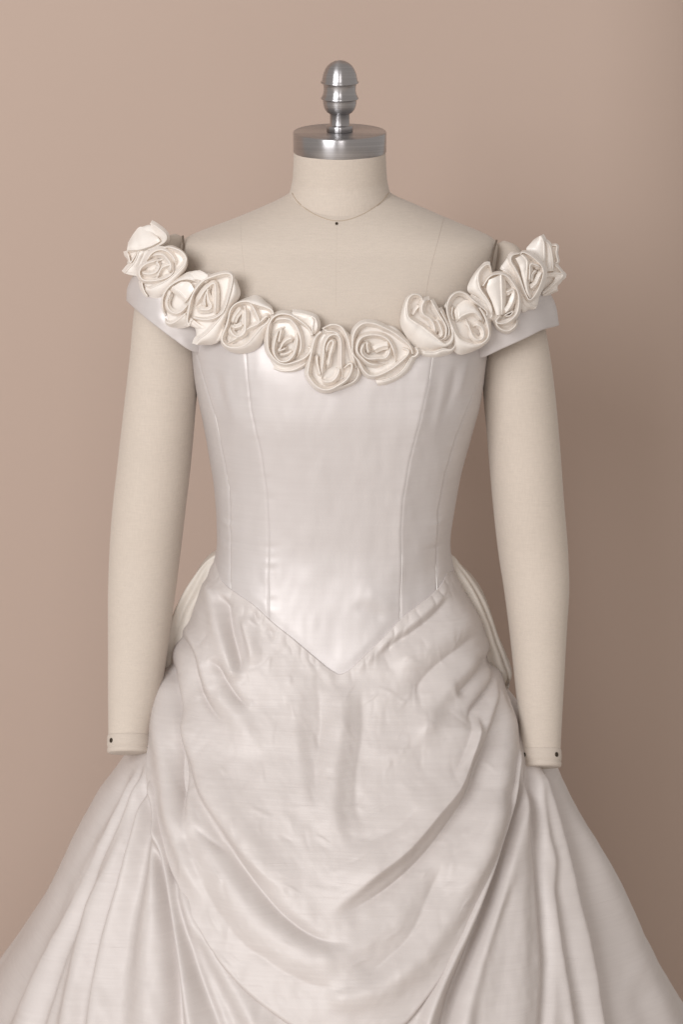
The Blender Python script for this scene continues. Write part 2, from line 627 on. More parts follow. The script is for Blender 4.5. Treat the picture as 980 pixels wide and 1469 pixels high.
DEP = [(336, .022), (420, .012), (600, .012), (780, .012), (900, -.008), (1090, -.062)]
arm([(336, 250, 253), (337.5, 243, 258), (341, 233, 262), (350, 222, 264), (370, 207, 268), (420, 196, 275), (470, 190, 279), (505, 187, 281), (540, 183, 283), (600, 176, 279),
     (660, 169, 274), (740, 160, 265), (800, 156, 258), (870, 154, 249), (930, 154, 241), (990, 154, 231), (1058, 154.5, 215)], (math.radians(139),), DEP)
arm([(346, 722, 725), (347.5, 717, 731), (351, 712, 738), (358, 710, 746), (375, 706, 757), (420, 700, 769), (480, 696, 784), (552, 694, 795), (633, 700, 803),
     (718, 707, 809.5), (799, 716, 816), (844, 723, 817.5), (898, 730, 814.5), (1001, 741, 809), (1078, 749, 805)], (math.radians(150), math.radians(46)), DEP)
# dark tubes added for the shade in the gaps between arms and shoulders
for pts in ([(262, 339), (263, 352), (262, 366), (266, 385)], [(713, 345), (708, 362), (704, 385), (700, 400)]):
    s = spline(pts, 24)
    yb = np.interp(s[:, 1], [335, 400], [-0.012, -0.055])
    tube('armhole_gap_shade', P(s[:, 0], s[:, 1], yb), 0.0011, M_DARK, form, 8)
# stand under the skirt
lathe('stand_pole', [(0, 0), (.018, 0), (.018, .86), (0, .86)], M_STEEL, form, (0, .03, .02), (0, 0, 1), 24)
lathe('stand_base', [(0, 0), (.23, 0), (.24, .012), (.2, .03), (.05, .045), (0, .045)], M_STEEL, form, (0, .03, 0), (0, 0, 1), 48)

# ------------------------------------------------------------------ gown
gown = empty('wedding_gown', (0, 0.0, 0.0))
gown['label'] = 'ivory silk off shoulder wedding gown with satin roses, basque waist and draped overskirt'
gown['category'] = 'gown'

# --- folds
def fold_field(u, v, folds, soft=False):
    h = np.zeros(u.shape)
    for f in folds:
        pts, A, wa, wb = f[:4]
        ts, te = f[4:6] if len(f) > 5 else (0.2, 0.2)
        p = spline(pts, 26)
        m = max(np.max(wa), np.max(wb)) * 3.2
        msk = (u > p[:, 0].min() - m) & (u < p[:, 0].max() + m) & (v > p[:, 1].min() - m) & (v < p[:, 1].max() + m)
        if not msk.any():
            continue
        uu, vv = u[msk], v[msk]
        best = np.full(uu.shape, 1e12)
        sg = np.zeros(uu.shape)
        tt = np.zeros(uu.shape)
        for i in range(len(p) - 1):
            dx, dy = p[i + 1] - p[i]
            L2 = dx * dx + dy * dy
            t = np.clip(((uu - p[i, 0]) * dx + (vv - p[i, 1]) * dy) / L2, 0, 1)
            ex, ey = uu - (p[i, 0] + t * dx), vv - (p[i, 1] + t * dy)
            d = ex * ex + ey * ey
            b = d < best
            best = np.where(b, d, best)
            sg = np.where(b, dx * (vv - p[i, 1]) - dy * (uu - p[i, 0]), sg)
            tt = np.where(b, (i + t) / (len(p) - 1), tt)
        d = np.sqrt(best)
        # widths open out along the fold if given as pairs
        W = lambda w_: (w_[0] + (w_[1] - w_[0]) * tt) if isinstance(w_, tuple) else w_
        wd = np.where(sg > 0, W(wa), W(wb))
        tap = sstep(0, ts, tt) * sstep(0, te, 1 - tt) if ts > 0 and te > 0 else (sstep(0, te, 1 - tt) if te > 0 else (sstep(0, ts, tt) if ts > 0 else 1))
        shp = np.exp(-(d / wd)**2) if A > 0 or soft else np.exp(-(np.sqrt(d * d + 5.0) - 2.236) / wd * 1.25)
        h[msk] += A * 0.001 * tap * shp
    return h


B_FOLDS = [
    ([(505, 866), (530, 880), (556, 890)], -1.4, 7, 9, .3, .3),
    ([(520, 850), (548, 862), (566, 880)], 1.0, 9, 9, .3, .3),
    ([(398, 752), (425, 790), (440, 840)], -0.9, 12, 12, .3, .3),
    ([(455, 760), (480, 800), (482, 850)], -0.9, 16, 14, .3, .3),
    ([(312, 742), (326, 752), (345, 754)], 0.9, 4, 5, .3, .5),
    ([(314, 770), (330, 778), (352, 776)], -0.9, 4, 5, .3, .5),
    ([(640, 742), (622, 752), (600, 752)], 0.9, 5, 4, .3, .5),
    ([(638, 776), (620, 786), (596, 786)], -0.9, 5, 4, .3, .5),
    ([(636, 520), (630, 570), (618, 625)], 1.4, 6, 6, .3, .4),
    ([(652, 515), (646, 560), (636, 600)], -1.4, 5, 5, .3, .4),
    ([(668, 512), (660, 545), (652, 575)], 1.1, 5, 5, .3, .4),
    ([(322, 520), (330, 570), (342, 620)], 1.0, 7, 7, .3, .4),
    ([(306, 520), (316, 565), (328, 600)], -1.0, 6, 6, .3, .4),
    ([(425, 545), (418, 600), (420, 660)], 0.8, 14, 12, .3, .4),
    ([(545, 550), (552, 610), (548, 660)], -0.8, 12, 14, .3, .4),
]

# --- bodice panels
SEAMS = [
    curve([(276, 480), (290, 527), (309, 602), (323, 668), (330, 715), (331, 771), (330, 840), (328, 900)]),
    curve([(352, 470), (356, 541), (361, 588), (375, 649), (383, 705), (386, 762), (385, 874), (384, 960)]),
    curve([(622, 470), (612, 541), (598, 602), (584, 658), (574, 715), (571, 762), (573, 827), (575, 879), (576, 960)]),
    curve([(698, 500), (690, 536), (668, 588), (652, 630), (636, 682), (626, 733), (624, 780), (628, 840), (630, 900)]),
]
VBOT = curve_v([(296, 806), (308, 812), (320, 832), (330, 842), (345, 852), (368, 868), (390, 889), (420, 914), (450, 940), (474, 960), (486, 966), (498, 962), (520, 942), (548, 914), (575, 886),
                (600, 866), (620, 850), (636, 828), (646, 812), (660, 806)])
VTOP = curve_v([(270, 470), (285, 455), (310, 458), (350, 478), (400, 500), (440, 512), (484, 517), (520, 512), (570, 498), (610, 482), (650, 468), (690, 455), (710, 470)])
OFF = 0.0032
zc = np.linspace(zrow(990), zrow(430), 300)
BODY.off = OFF
seam_phi = [BODY.phi_at_u(s, zc, -np.pi / 2, np.pi / 2) for s in SEAMS]
side_l = np.full(zc.shape, -np.radians(100))
side_r = np.full(zc.shape, np.radians(100))
bounds = [side_l] + seam_phi + [side_r]
phc = np.linspace(-np.radians(100), np.radians(100), 401)
z_bot = BODY.z_at_v(lambda u_: VBOT(u_) + 10, phc, zrow(985), zrow(700))
z_top = BODY.z_at_v(VTOP, phc, zrow(600), zrow(400))


def panel(name, L, R, edge_l=True, edge_r=True, rows=150, cols=48, rise_l=0, rise_r=0):
    s = np.linspace(0, 1, cols)
    s = s + 0.06 * np.sin(2 * np.pi * s) * -1
    t = np.r_[-0.004, np.linspace(0, 1, rows)]
    S, T = np.meshgrid(s, t)
    z = np.full(S.shape, zrow(700))
    for _ in range(14):
        phi = np.interp(z, zc, L) * (1 - S) + np.interp(z, zc, R) * S
        z = np.interp(phi, phc, z_bot) * (1 - T) + np.interp(phi, phc, z_top) * T
    G = BODY.at(phi, z, OFF)
    u, v = proj(G)
    n = normals(G)
    width = np.linalg.norm(G[:, -1] - G[:, 0], axis=1)[:, None]
    h = np.zeros(S.shape)
    if edge_l:
        h -= 0.0008 * np.exp(-(S * width / 0.0016)**2)
    if edge_r:
        h -= 0.0008 * np.exp(-((1 - S) * width / 0.0016)**2)
    # puckers along the seams and soft drag lines
    h += fold_field(u, v, B_FOLDS, True)
    h += 0.00040 * vnoise(u * 0.02, v * 0.13) * (np.exp(-(S * width / 0.012)**2) + np.exp(-((1 - S) * width / 0.012)**2))
    h += 0.0011 * fbm(u * 0.011 + 3, v * 0.008, 2) + 0.0004 * fbm(u * 0.05, v * 0.022, 2)
    h += 0.0013 * vnoise(u * 0.045 + 5, v * 0.006) * sstep(640, 540, v) * sstep(560, 640, np.abs(u - 485) + 485)
    edge = np.exp(-(np.maximum(T, 0) * 45)**2)
    h -= 0.0014 * (1 - sstep(0.0, 0.05, T))
    if rise_r:
        h += sstep(0.02, 0.2, T) * rise_r * np.exp(-(1 - S) * width / 0.032)
    if rise_l:
        h += sstep(0.02, 0.2, T) * rise_l * np.exp(-S * width / 0.032)
    if n[rows // 2, cols // 2, 1] > 0:
        n = -n
    G = G + n * h[..., None]
    G[0] = G[1] - n[1] * 0.001
    return grid(name, G, M_SATIN, gown)


panel('bodice_panel', bounds[0], bounds[1], False, True, cols=24)
panel('bodice_panel', bounds[1], bounds[2], rise_r=0.0015)
panel('bodice_panel', bounds[2], bounds[3], cols=90, rise_l=0.0015, rise_r=0.0075)
panel('bodice_panel', bounds[3], bounds[4], rise_l=0.0075, rise_r=0.001)
panel('bodice_panel', bounds[4], bounds[5], True, False, cols=24, rise_l=0.001)
# back of the bodice
pb = np.linspace(np.radians(99.5), np.radians(260.5), 60)
zb = np.linspace(zrow(812), zrow(440), 50)
grid('bodice_back', BODY.at(pb[None, :], zb[:, None], OFF - .0004), M_SATIN, gown, flip=True)
# topstitching thread beside each seam
for i, sphi in enumerate(seam_phi):
    zlo = np.interp(np.interp(zrow(850), zc, sphi), phc, z_bot)
    zhi = np.interp(np.interp(zrow(520), zc, sphi), phc, z_top)
    zz2 = np.linspace(zlo + .002, zhi - .002, 160)
    T2 = (zz2 - zlo) / (zhi - zlo)
    rise = (0, .0015, .0075, .001)[i] * sstep(.02, .2, T2)
    tube('seam', BODY.at(np.interp(zz2, zc, sphi), zz2, OFF - 0.0010 + rise), 0.0005 if i in (0, 3) else 0.0003, M_IVTHREAD, gown, 6)
BODY.off = 0.0


# --- underskirt
U_FOLDS = [
    # left flare, radiating from the hip
    ([(200, 1090), (178, 1125), (124, 1238), (74, 1335), (30, 1415), (-40, 1540)], -7, (5, 24), (4, 9), .12, 0),
    ([(198, 1095), (164, 1165), (110, 1268), (66, 1370), (30, 1469), (0, 1540)], 6, (5, 14), (5, 12), .1, 0),
    ([(206, 1090), (189, 1128), (130, 1255), (89, 1356), (53, 1469), (30, 1540)], -7, (4, 10), (3, 7), .1, 0),
    ([(204, 1120), (150, 1235), (110, 1320), (74, 1469), (56, 1540)], -5, (4, 9), (4, 10), .2, 0),
    ([(206, 1105), (170, 1195), (139, 1266), (102, 1400), (85, 1540)], 5, (5, 14), (5, 12), .1, 0),
    ([(214, 1100), (207, 1128), (183, 1193), (160, 1280), (137, 1356), (119, 1430), (100, 1540)], -7, (5, 13), (4, 9), .1, 0),
    ([(214, 1130), (191, 1210), (173, 1273), (149, 1356), (135, 1440), (125, 1540)], 7, (4, 7), (5, 14), .1, 0),
    ([(219, 1130), (216, 1178), (201, 1252), (185, 1326), (175, 1415), (170, 1540)], -6, (5, 14), (6, 18), .1, 0),
    ([(224, 1180), (221, 1267), (213, 1350), (207, 1469), (206, 1540)], 6, (8, 22), (6, 24), .1, 0),
    ([(226, 1200), (240, 1297), (250, 1385), (254, 1469), (258, 1560)], -13, (5, 15), (4, 9), .1, 0),
    ([(219, 1100), (228, 1193), (246, 1282), (263, 1385), (274, 1469), (285, 1560)], 11, (4, 8), (6, 14), .1, 0),
    ([(240, 1200), (258, 1300), (276, 1375), (300, 1440), (325, 1500)], -7, (5, 9), (4, 7), .2, 0),
    ([(250, 1240), (285, 1340), (330, 1420), (380, 1500)], 6, (8, 14), (8, 20), .2, 0),
    ([(272, 1330), (330, 1450), (360, 1520)], -6, (8, 14), (8, 14), .2, 0),
    # right flare
    ([(741, 1050), (737, 1110), (726, 1180), (704, 1245), (668, 1335), (638, 1400), (612, 1469), (590, 1560)], 11, (5, 9), (5, 9), .1, 0),
    ([(746, 1080), (740, 1150), (722, 1217), (702, 1291), (672, 1370), (645, 1440), (625, 1540)], -13, (4, 8), (4, 9), .1, 0),
    ([(748, 1110), (738, 1200), (716, 1300), (690, 1390), (668, 1469), (655, 1540)], 8, (5, 12), (8, 24), .15, 0),
    ([(735, 1260), (712, 1340), (690, 1420), (672, 1540)], -4, (6, 12), (6, 14), .2, 0),
    ([(752, 1110), (750, 1193), (748, 1280), (745, 1380), (738, 1540)], 5, (6, 22), (6, 20), .15, 0),
    ([(756, 1080), (763, 1130), (771, 1200), (780, 1290), (788, 1386), (784, 1469), (780, 1540)], -8, (5, 9), (3, 6), .1, 0),
    ([(762, 1090), (779, 1193), (791, 1243), (800, 1326), (808, 1386), (820, 1469), (832, 1560)], 5, (4, 8), (4, 8), .1, 0),
    ([(790, 1230), (808, 1330), (822, 1400), (842, 1500)], -5, (5, 9), (5, 10), .2, 0),
    ([(766, 1080), (790, 1170), (817, 1260), (839, 1341), (866, 1469), (880, 1560)], 9, (6, 16), (4, 7), .1, 0),
    ([(770, 1070), (783, 1115), (806, 1187), (833, 1282), (858, 1386), (874, 1469), (890, 1560)], -15, (4, 8), (5, 20), .15, 0),
    ([(784, 1095), (806, 1152), (846, 1236), (888, 1326), (924, 1415), (958, 1500)], 15, (7, 19), (8, 24), .4, 0),
    ([(905, 1390), (930, 1469), (950, 1540)], -4, (10, 16), (10, 16), .3, 0),
]
front = np.radians(np.linspace(-118, 118, 640))
back = np.radians(np.linspace(118, 242, 80))[1:-1]
pu = np.r_[front, back]
zu = np.r_[np.linspace(zrow(2056), zrow(1560), 40)[:-1], np.linspace(zrow(1560), zrow(1020), 400), np.linspace(zrow(1020), zrow(815), 60)[1:]]
Gk = SKIRT.at(pu[None, :], zu[:, None], -0.007 * sstep(zrow(1040), zrow(960), zu)[:, None])
uu, vv = proj(Gk)
nk_ = normals(np.concatenate([Gk[:, -1:], Gk, Gk[:, :1]], 1))[:, 1:-1]
cent = np.array([0, 0.05, 0])
if np.mean(np.sum((nk_ * (Gk - cent))[:, :, :2], -1)) < 0:
    nk_ = -nk_
ff = (np.abs((np.degrees(pu) + 180) % 360 - 180) < 118)[None, :]
fr = np.clip((112 - np.abs((np.degrees(pu) + 180) % 360 - 180)) / 20, 0, 1)[None, :]
h = 1.3 * fold_field(uu, vv, [(f_[0], f_[1], tuple(x * 1.2 for x in f_[2]), tuple(x * 1.2 for x in f_[3])) + tuple(f_[4:]) for f_ in U_FOLDS], True) * fr
# back folds and hem undulation
low = sstep(zrow(1100), zrow(1700), zu)[:, None]
h = h + 0.018 * low * np.sin(pu * 17 + 1.3 * np.sin(pu * 3))[None, :] * (1 - fr)
h = h + (0.0011 * fbm(uu * 0.018 + vv * 0.004, vv * 0.006, 3) + 0.0005 * fbm(uu * 0.07, vv * 0.03, 2)) * fr
Gk = Gk + nk_ * h[..., None]
Gk[..., 2] = np.maximum(Gk[..., 2], 0.003)
grid('underskirt', Gk, M_SKIRT, gown, closed=True)

# --- draped overskirt: waist edge down to the U shaped hem
deg = np.radians


def pz(pts):
    out = []
    for p in pts:
        if p[0] == 'a':
            out.append((deg(p[1]), zrow(p[2])))
        else:
            a_, b_ = SKIRT.phiz(p[0], p[1])
            out.append((float(a_), float(b_)))
    return np.array(out)


topc = pz([('a', -118, 802), ('a', -100, 800), ('a', -84, 800), (320, 831), (330, 841), (345, 851), (368, 867), (390, 888), (420, 913), (450, 939), (474, 959), (486, 965), (498, 961), (520, 941),
           (548, 913), (575, 885), (600, 865), (620, 849), (637, 827), ('a', 84, 800), ('a', 100, 800), ('a', 118, 802)])
hemc = pz([('a', -118, 830), ('a', -112, 880), ('a', -104, 930), ('a', -92, 985), (216, 1040), (219, 1105), (234, 1180), (258, 1253), (283, 1311), (316, 1366), (353, 1409), (398, 1446), (450, 1478),
           (505, 1490), (565, 1470), (604, 1428), (632, 1388), (654, 1348), (682, 1290), (700, 1248), (719, 1172), (731, 1120), (736, 1060), ('a', 70, 995), ('a', 92, 935), ('a', 104, 890), ('a', 112, 860), ('a', 118, 835)])
NC, NR = 560, 420
sT = spline(topc * [0.25, 1], NC) / [0.25, 1]
sB = spline(hemc * [0.25, 1], NC) / [0.25, 1]
# even the pairing out: shift columns so that they hang downward
tt = np.linspace(0, 1, NR)
PH = sT[None, :, 0] * (1 - tt[:, None]) + sB[None, :, 0] * tt[:, None]
ZZ = sT[None, :, 1] * (1 - tt[:, None]) + sB[None, :, 1] * tt[:, None]
dist = np.linalg.norm((SKIRT.at(sT[:, 0], sT[:, 1]) - SKIRT.at(sB[:, 0], sB[:, 1])), axis=1)[None, :]
dd = tt[:, None] * dist
off = (0.0046 + 0.0090 * sstep(0, 0.07, dd) + 0.004 * sstep(0.05, 0.25, dd)) * (1 - 0.45 * sstep(0.8, 1, tt)[:, None])
off = off * (1 - 0.8 * sstep(math.radians(38), math.radians(80), np.abs(PH)) * sstep(zrow(1110), zrow(1040), ZZ))
Go = SKIRT.at(PH, ZZ, off)
uo, vo = proj(Go)
O_FOLDS = [
    # waist gathers right, and the long valley under the waist edge
    ([(655, 822), (622, 866), (592, 893), (562, 915), (528, 940), (500, 965)], 5, 9, 9),
    ([(648, 852), (624, 882), (592, 907), (562, 925), (535, 950)], -7, 9, 13),
    ([(690, 875), (660, 900), (625, 925), (590, 945), (560, 962)], 6, 20, 22),
    ([(690, 905), (660, 930), (626, 956), (603, 982), (597, 1010)], -5, 12, 9),
    ([(694, 920), (675, 955), (640, 990), (615, 1030), (600, 1080)], 5, 18, 14),
    ([(702, 935), (690, 962), (676, 980), (655, 1000)], -8, 11, 9),
    # right side tubes
    ([(704, 925), (710, 960), (705, 985), (692, 1003), (680, 1017), (668, 1040)], -9, 5, 5, .15, .3),
    ([(706, 940), (714, 985), (704, 1025), (690, 1060), (664, 1110)], 8, 11, 9, .2, .3),
    ([(714, 955), (714, 1000), (704, 1040), (690, 1085), (670, 1120)], -6, 5, 6, .2, .3),
    ([(716, 960), (730, 1020), (727, 1080), (712, 1150), (690, 1230), (655, 1310)], 8, 16, 14, .2, .3),
    # main right swag: rounded above, dropping sharply into shade below
    ([(684, 1020), (676, 1070), (659, 1130), (625, 1174), (585, 1222), (540, 1258), (500, 1290), (464, 1316)], 15, 50, 7, .1, .28),
    ([(690, 1070), (676, 1130), (645, 1180), (605, 1230), (560, 1270), (510, 1303), (474, 1322)], -11, 7, 22, .15, .3),
    ([(676, 1022), (672, 1050), (660, 1090), (640, 1130)], -5, 14, 4, .2, .4),
    # broad lower panel, crumpled valley in it
    ([(715, 1130), (690, 1220), (640, 1326), (588, 1386), (520, 1428), (455, 1432)], 9, 20, 22, .1, .1),
    ([(640, 1230), (610, 1300), (588, 1345), (545, 1386), (515, 1420)], -7, 20, 24, .2, .2),
    ([(600, 1290), (560, 1330), (500, 1365), (440, 1375)], 3, 16, 16),
    # centre
    ([(494, 975), (494, 1020), (484, 1080), (479, 1130), (482, 1185), (500, 1220)], 6, 22, 14, .15, .25),
    ([(518, 985), (520, 1050), (512, 1110), (512, 1160), (530, 1200)], -5, 12, 26, .2, .25),
    ([(455, 980), (460, 1040), (452, 1100), (455, 1160)], -4, 16, 12, .2, .3),
    ([(424, 985), (425, 1040), (432, 1100), (440, 1180)], 3, 14, 14, .2, .3),
    ([(520, 1090), (560, 1085), (600, 1060), (640, 1010)], 4, 22, 22, .3, .3),
    ([(490, 1195), (530, 1205), (570, 1190), (610, 1150)], -3, 14, 14, .3, .3),
    # left waist gathers
    ([(306, 826), (310, 870), (318, 910), (330, 950), (338, 982)], 9, 14, 9, .15, .12),
    ([(320, 850), (328, 900), (338, 935), (346, 970)], -9, 8, 10, .15, .2),
    ([(345, 880), (351, 905), (359, 935), (360, 960)], 5, 5, 14, .25, .3),
    ([(318, 838), (325, 856), (334, 862)], 3, 6, 6, .3, .3),
    ([(356, 862), (364, 880), (376, 892)], -3, 5, 5, .3, .3),
    ([(378, 880), (386, 900), (392, 925)], -3, 6, 5, .3, .4),
    ([(300, 945), (316, 962), (328, 985), (342, 1003), (360, 1020)], -8, 8, 6, .2, .3),
    ([(280, 900), (296, 935), (312, 990), (345, 1040), (380, 1085)], 5, 16, 16, .2, .3),
    ([(252, 900), (274, 940), (281, 972), (292, 1002), (311, 1028), (335, 1045)], -7, 6, 6, .2, .35),
    ([(262, 890), (286, 945), (296, 985), (315, 1015)], 4, 9, 7, .2, .35),
    # left tube and the long catenary folds falling from the left hip
    ([(241, 930), (245, 985), (253, 1030), (256, 1075), (257, 1130), (268, 1200)], -13, 5, 6, .15, .25),
    ([(236, 940), (230, 1000), (232, 1060), (242, 1150), (262, 1230), (296, 1310)], 9, 14, 12, .15, .2),
    ([(252, 1010), (270, 1090), (298, 1152), (342, 1215), (380, 1255), (425, 1290)], 9, 10, 34, .15, .25),
    ([(257, 1040), (278, 1130), (318, 1195), (362, 1262), (412, 1318), (465, 1350), (510, 1355)], -11, 24, 9, .15, .2),
    ([(258, 1110), (290, 1200), (341, 1284), (400, 1340), (468, 1382), (530, 1390)], 8, 30, 22, .15, .2),
    ([(262, 1180), (290, 1270), (332, 1336), (375, 1374), (445, 1412), (520, 1425)], -4, 20, 20, .15, .25),
    ([(275, 1185), (300, 1205), (330, 1225)], -3, 6, 6, .3, .4),
]
no = normals(Go)
if no[NR // 2, NC // 2, 1] > 0:
    no = -no
fade = sstep(0.0, 0.02, dd)
h = fold_field(uo, vo, O_FOLDS) * fade
h = h + fade * (0.0012 * fbm(uo * 0.02 + 2, vo * 0.018, 2) + 0.00035 * fbm(uo * 0.07, vo * 0.05, 2))
# little creases pressed into the silk, along the pull of the drape
crr = np.random.default_rng(21)
C_FOLDS = []
for _ in range(230):
    cu_, cv_ = crr.uniform(255, 700), crr.uniform(890, 1420)
    L = crr.uniform(14, 55)
    base_a = math.radians(90 - (cu_ - 485) * 0.16) if cv_ < 1150 else math.radians((485 - cu_) * -0.22)
    if cv_ >= 1150:
        base_a = math.atan2((485 - cu_) * 0.008 * 60, 60)
    aa = base_a + crr.normal(0, 0.55)
    d_ = np.array([math.cos(aa), math.sin(aa)]) * L / 2
    k_ = np.array([-d_[1], d_[0]]) * crr.uniform(-.25, .25)
    c_ = np.array([cu_, cv_])
    C_FOLDS.append(([tuple(c_ - d_), tuple(c_ + k_), tuple(c_ + d_)], crr.choice([-1, 1]) * crr.uniform(.25, .8), crr.uniform(2.0, 7), crr.uniform(1.6, 4), .4, .4))
h = h + fade * fold_field(uo, vo, C_FOLDS)
# gathers puckering along the waist seam
h = h + 0.0022 * np.exp(-((dd - 0.010) / 0.010)**2) * np.abs(vnoise(np.cumsum(np.r_[0, np.linalg.norm(np.diff(np.stack([uo[0], vo[0]], 1), axis=0), axis=1)])[None, :] * 0.07 + 0 * dd, dd * 40))
Gd = Go + no * h[..., None]
Gd[0] = Gd[1] - no[1] * 0.004 + (Gd[0] - Gd[1]) * 0.5
# hem roll: the edge turns under
roll = []
last, prev = Gd[-1], Gd[-4]
tan = last - prev
tan /= np.linalg.norm(tan, axis=1, keepdims=True) + 1e-9
nn = no[-1]
for aa in np.linspace(0.3, math.pi, 8):
    roll.append(last + tan * 0.0045 * math.sin(aa) - nn * 0.0045 * (1 - math.cos(aa)))
roll.append(roll[-1] - tan * 0.02 - nn * 0.004)
Gd = np.concatenate([Gd, np.array(roll)], 0)
grid('overskirt', Gd, M_SKIRT, gown)

# --- bustle gathered at the back of the waist
BUS = Loft([(794, 316, 632, .02, .09), (800, 302, 650, .0, .12), (815, 287, 662, .0, .15), (840, 272, 680, -.01, .18), (880, 251, 701, -.01, .21), (920, 239, 715, -.01, .23),
            (950, 232, 727, -.01, .24), (975, 224, 735, -.01, .245), (992, 236, 728, .03, .235), (1000, 250, 712, .03, .22)], n=2.1)
pbk = np.radians(np.linspace(48, 312, 220))
zbk = np.linspace(zrow(1000), zrow(795), 90)
Gb = BUS.at(pbk[None, :], zbk[:, None], 0.0)
nb = normals(Gb)
if np.mean(nb[:, 100, 1]) < 0:
    nb = -nb
hb = 0.003 * np.sin(pbk * 11 + 2 * np.sin(pbk * 5))[None, :] * sstep(zrow(795), zrow(860), zbk)[:, None] + 0.002 * fbm(np.broadcast_to(pbk[None, :] * 4, Gb.shape[:2]), np.broadcast_to(zbk[:, None] * 20, Gb.shape[:2]), 2)
grid('bustle', Gb + nb * hb[..., None], M_TULLE, gown)


# --- off shoulder bands
def band(bot, top):
    b, t = spline(bot, 90), spline(top, 90)
    B, T = P(b[:, 0], b[:, 1], b[:, 2]), P(t[:, 0], t[:, 1], t[:, 2])
    s = np.linspace(0, 1, 40)[:, None, None]
    G = B[None] * (1 - s) + T[None] * s
    n = normals(G)
    mid = G.mean((0, 1))
    sgn = -1 if np.sum(n[20, 20] * np.array([0, -1, 0])) < 0 else 1
    n = n * sgn
    hh = 0.0022 * np.sin(np.pi * s[..., 0]) + 0.0028 * fbm(np.linspace(0, 5, 90)[None, :] + 0 * s[..., 0], s[..., 0] * 1.5, 2)
    G = G + n * hh[..., None]
    inner = G[::-1] - n[::-1] * 0.0022
    lip = (G[:1] - (G[1:2] - G[:1]) * 0.35 - n[:1] * 0.0011)
    full = np.concatenate([inner, lip, G], 0)
    return grid('shoulder_band', full, M_SATIN, gown)


band([(304, 512, -.040), (277, 505, -.060), (250, 488, -.066), (222, 466, -.058), (198, 446, -.036), (184, 434, -.010), (180.5, 431, 0.0), (182, 429, .012), (188, 428, .04), (215, 436, .075), (262, 450, .096)],
     [(318, 452, -.050), (296, 440, -.062), (262, 420, -.064), (234, 396, -.052), (206, 376, -.03), (198, 362, -.010), (195, 356, 0.0), (196, 352, .012), (202, 347, .035), (224, 352, .065), (262, 362, .092)])
band([(664, 518, -.040), (690, 514, -.060), (720, 501, -.068), (750, 487, -.060), (776, 474, -.040), (794, 469, -.012), (801.5, 467, 0.002), (801, 464, .014), (796, 460, .045), (768, 462, .078), (715, 466, .098)],
     [(648, 452, -.050), (668, 440, -.062), (702, 425, -.066), (738, 402, -.055), (764, 390, -.03), (777, 386, -.012), (781, 384, .002), (781, 378, .014), (780, 364, .035), (758, 364, .066), (715, 372, .094)])

# ------------------------------------------------------------------ satin roses
yb_u = [180, 205, 233, 262, 305, 355, 417, 484, 551, 612, 670, 715, 750, 780, 800]
yb_y = [.030, -.012, -.052, -.070, -.092, -.112, -.126, -.131, -.126, -.113, -.095, -.076, -.055, -.012, .03]


def ybase(u):
    return pchip(yb_u, yb_y, u)


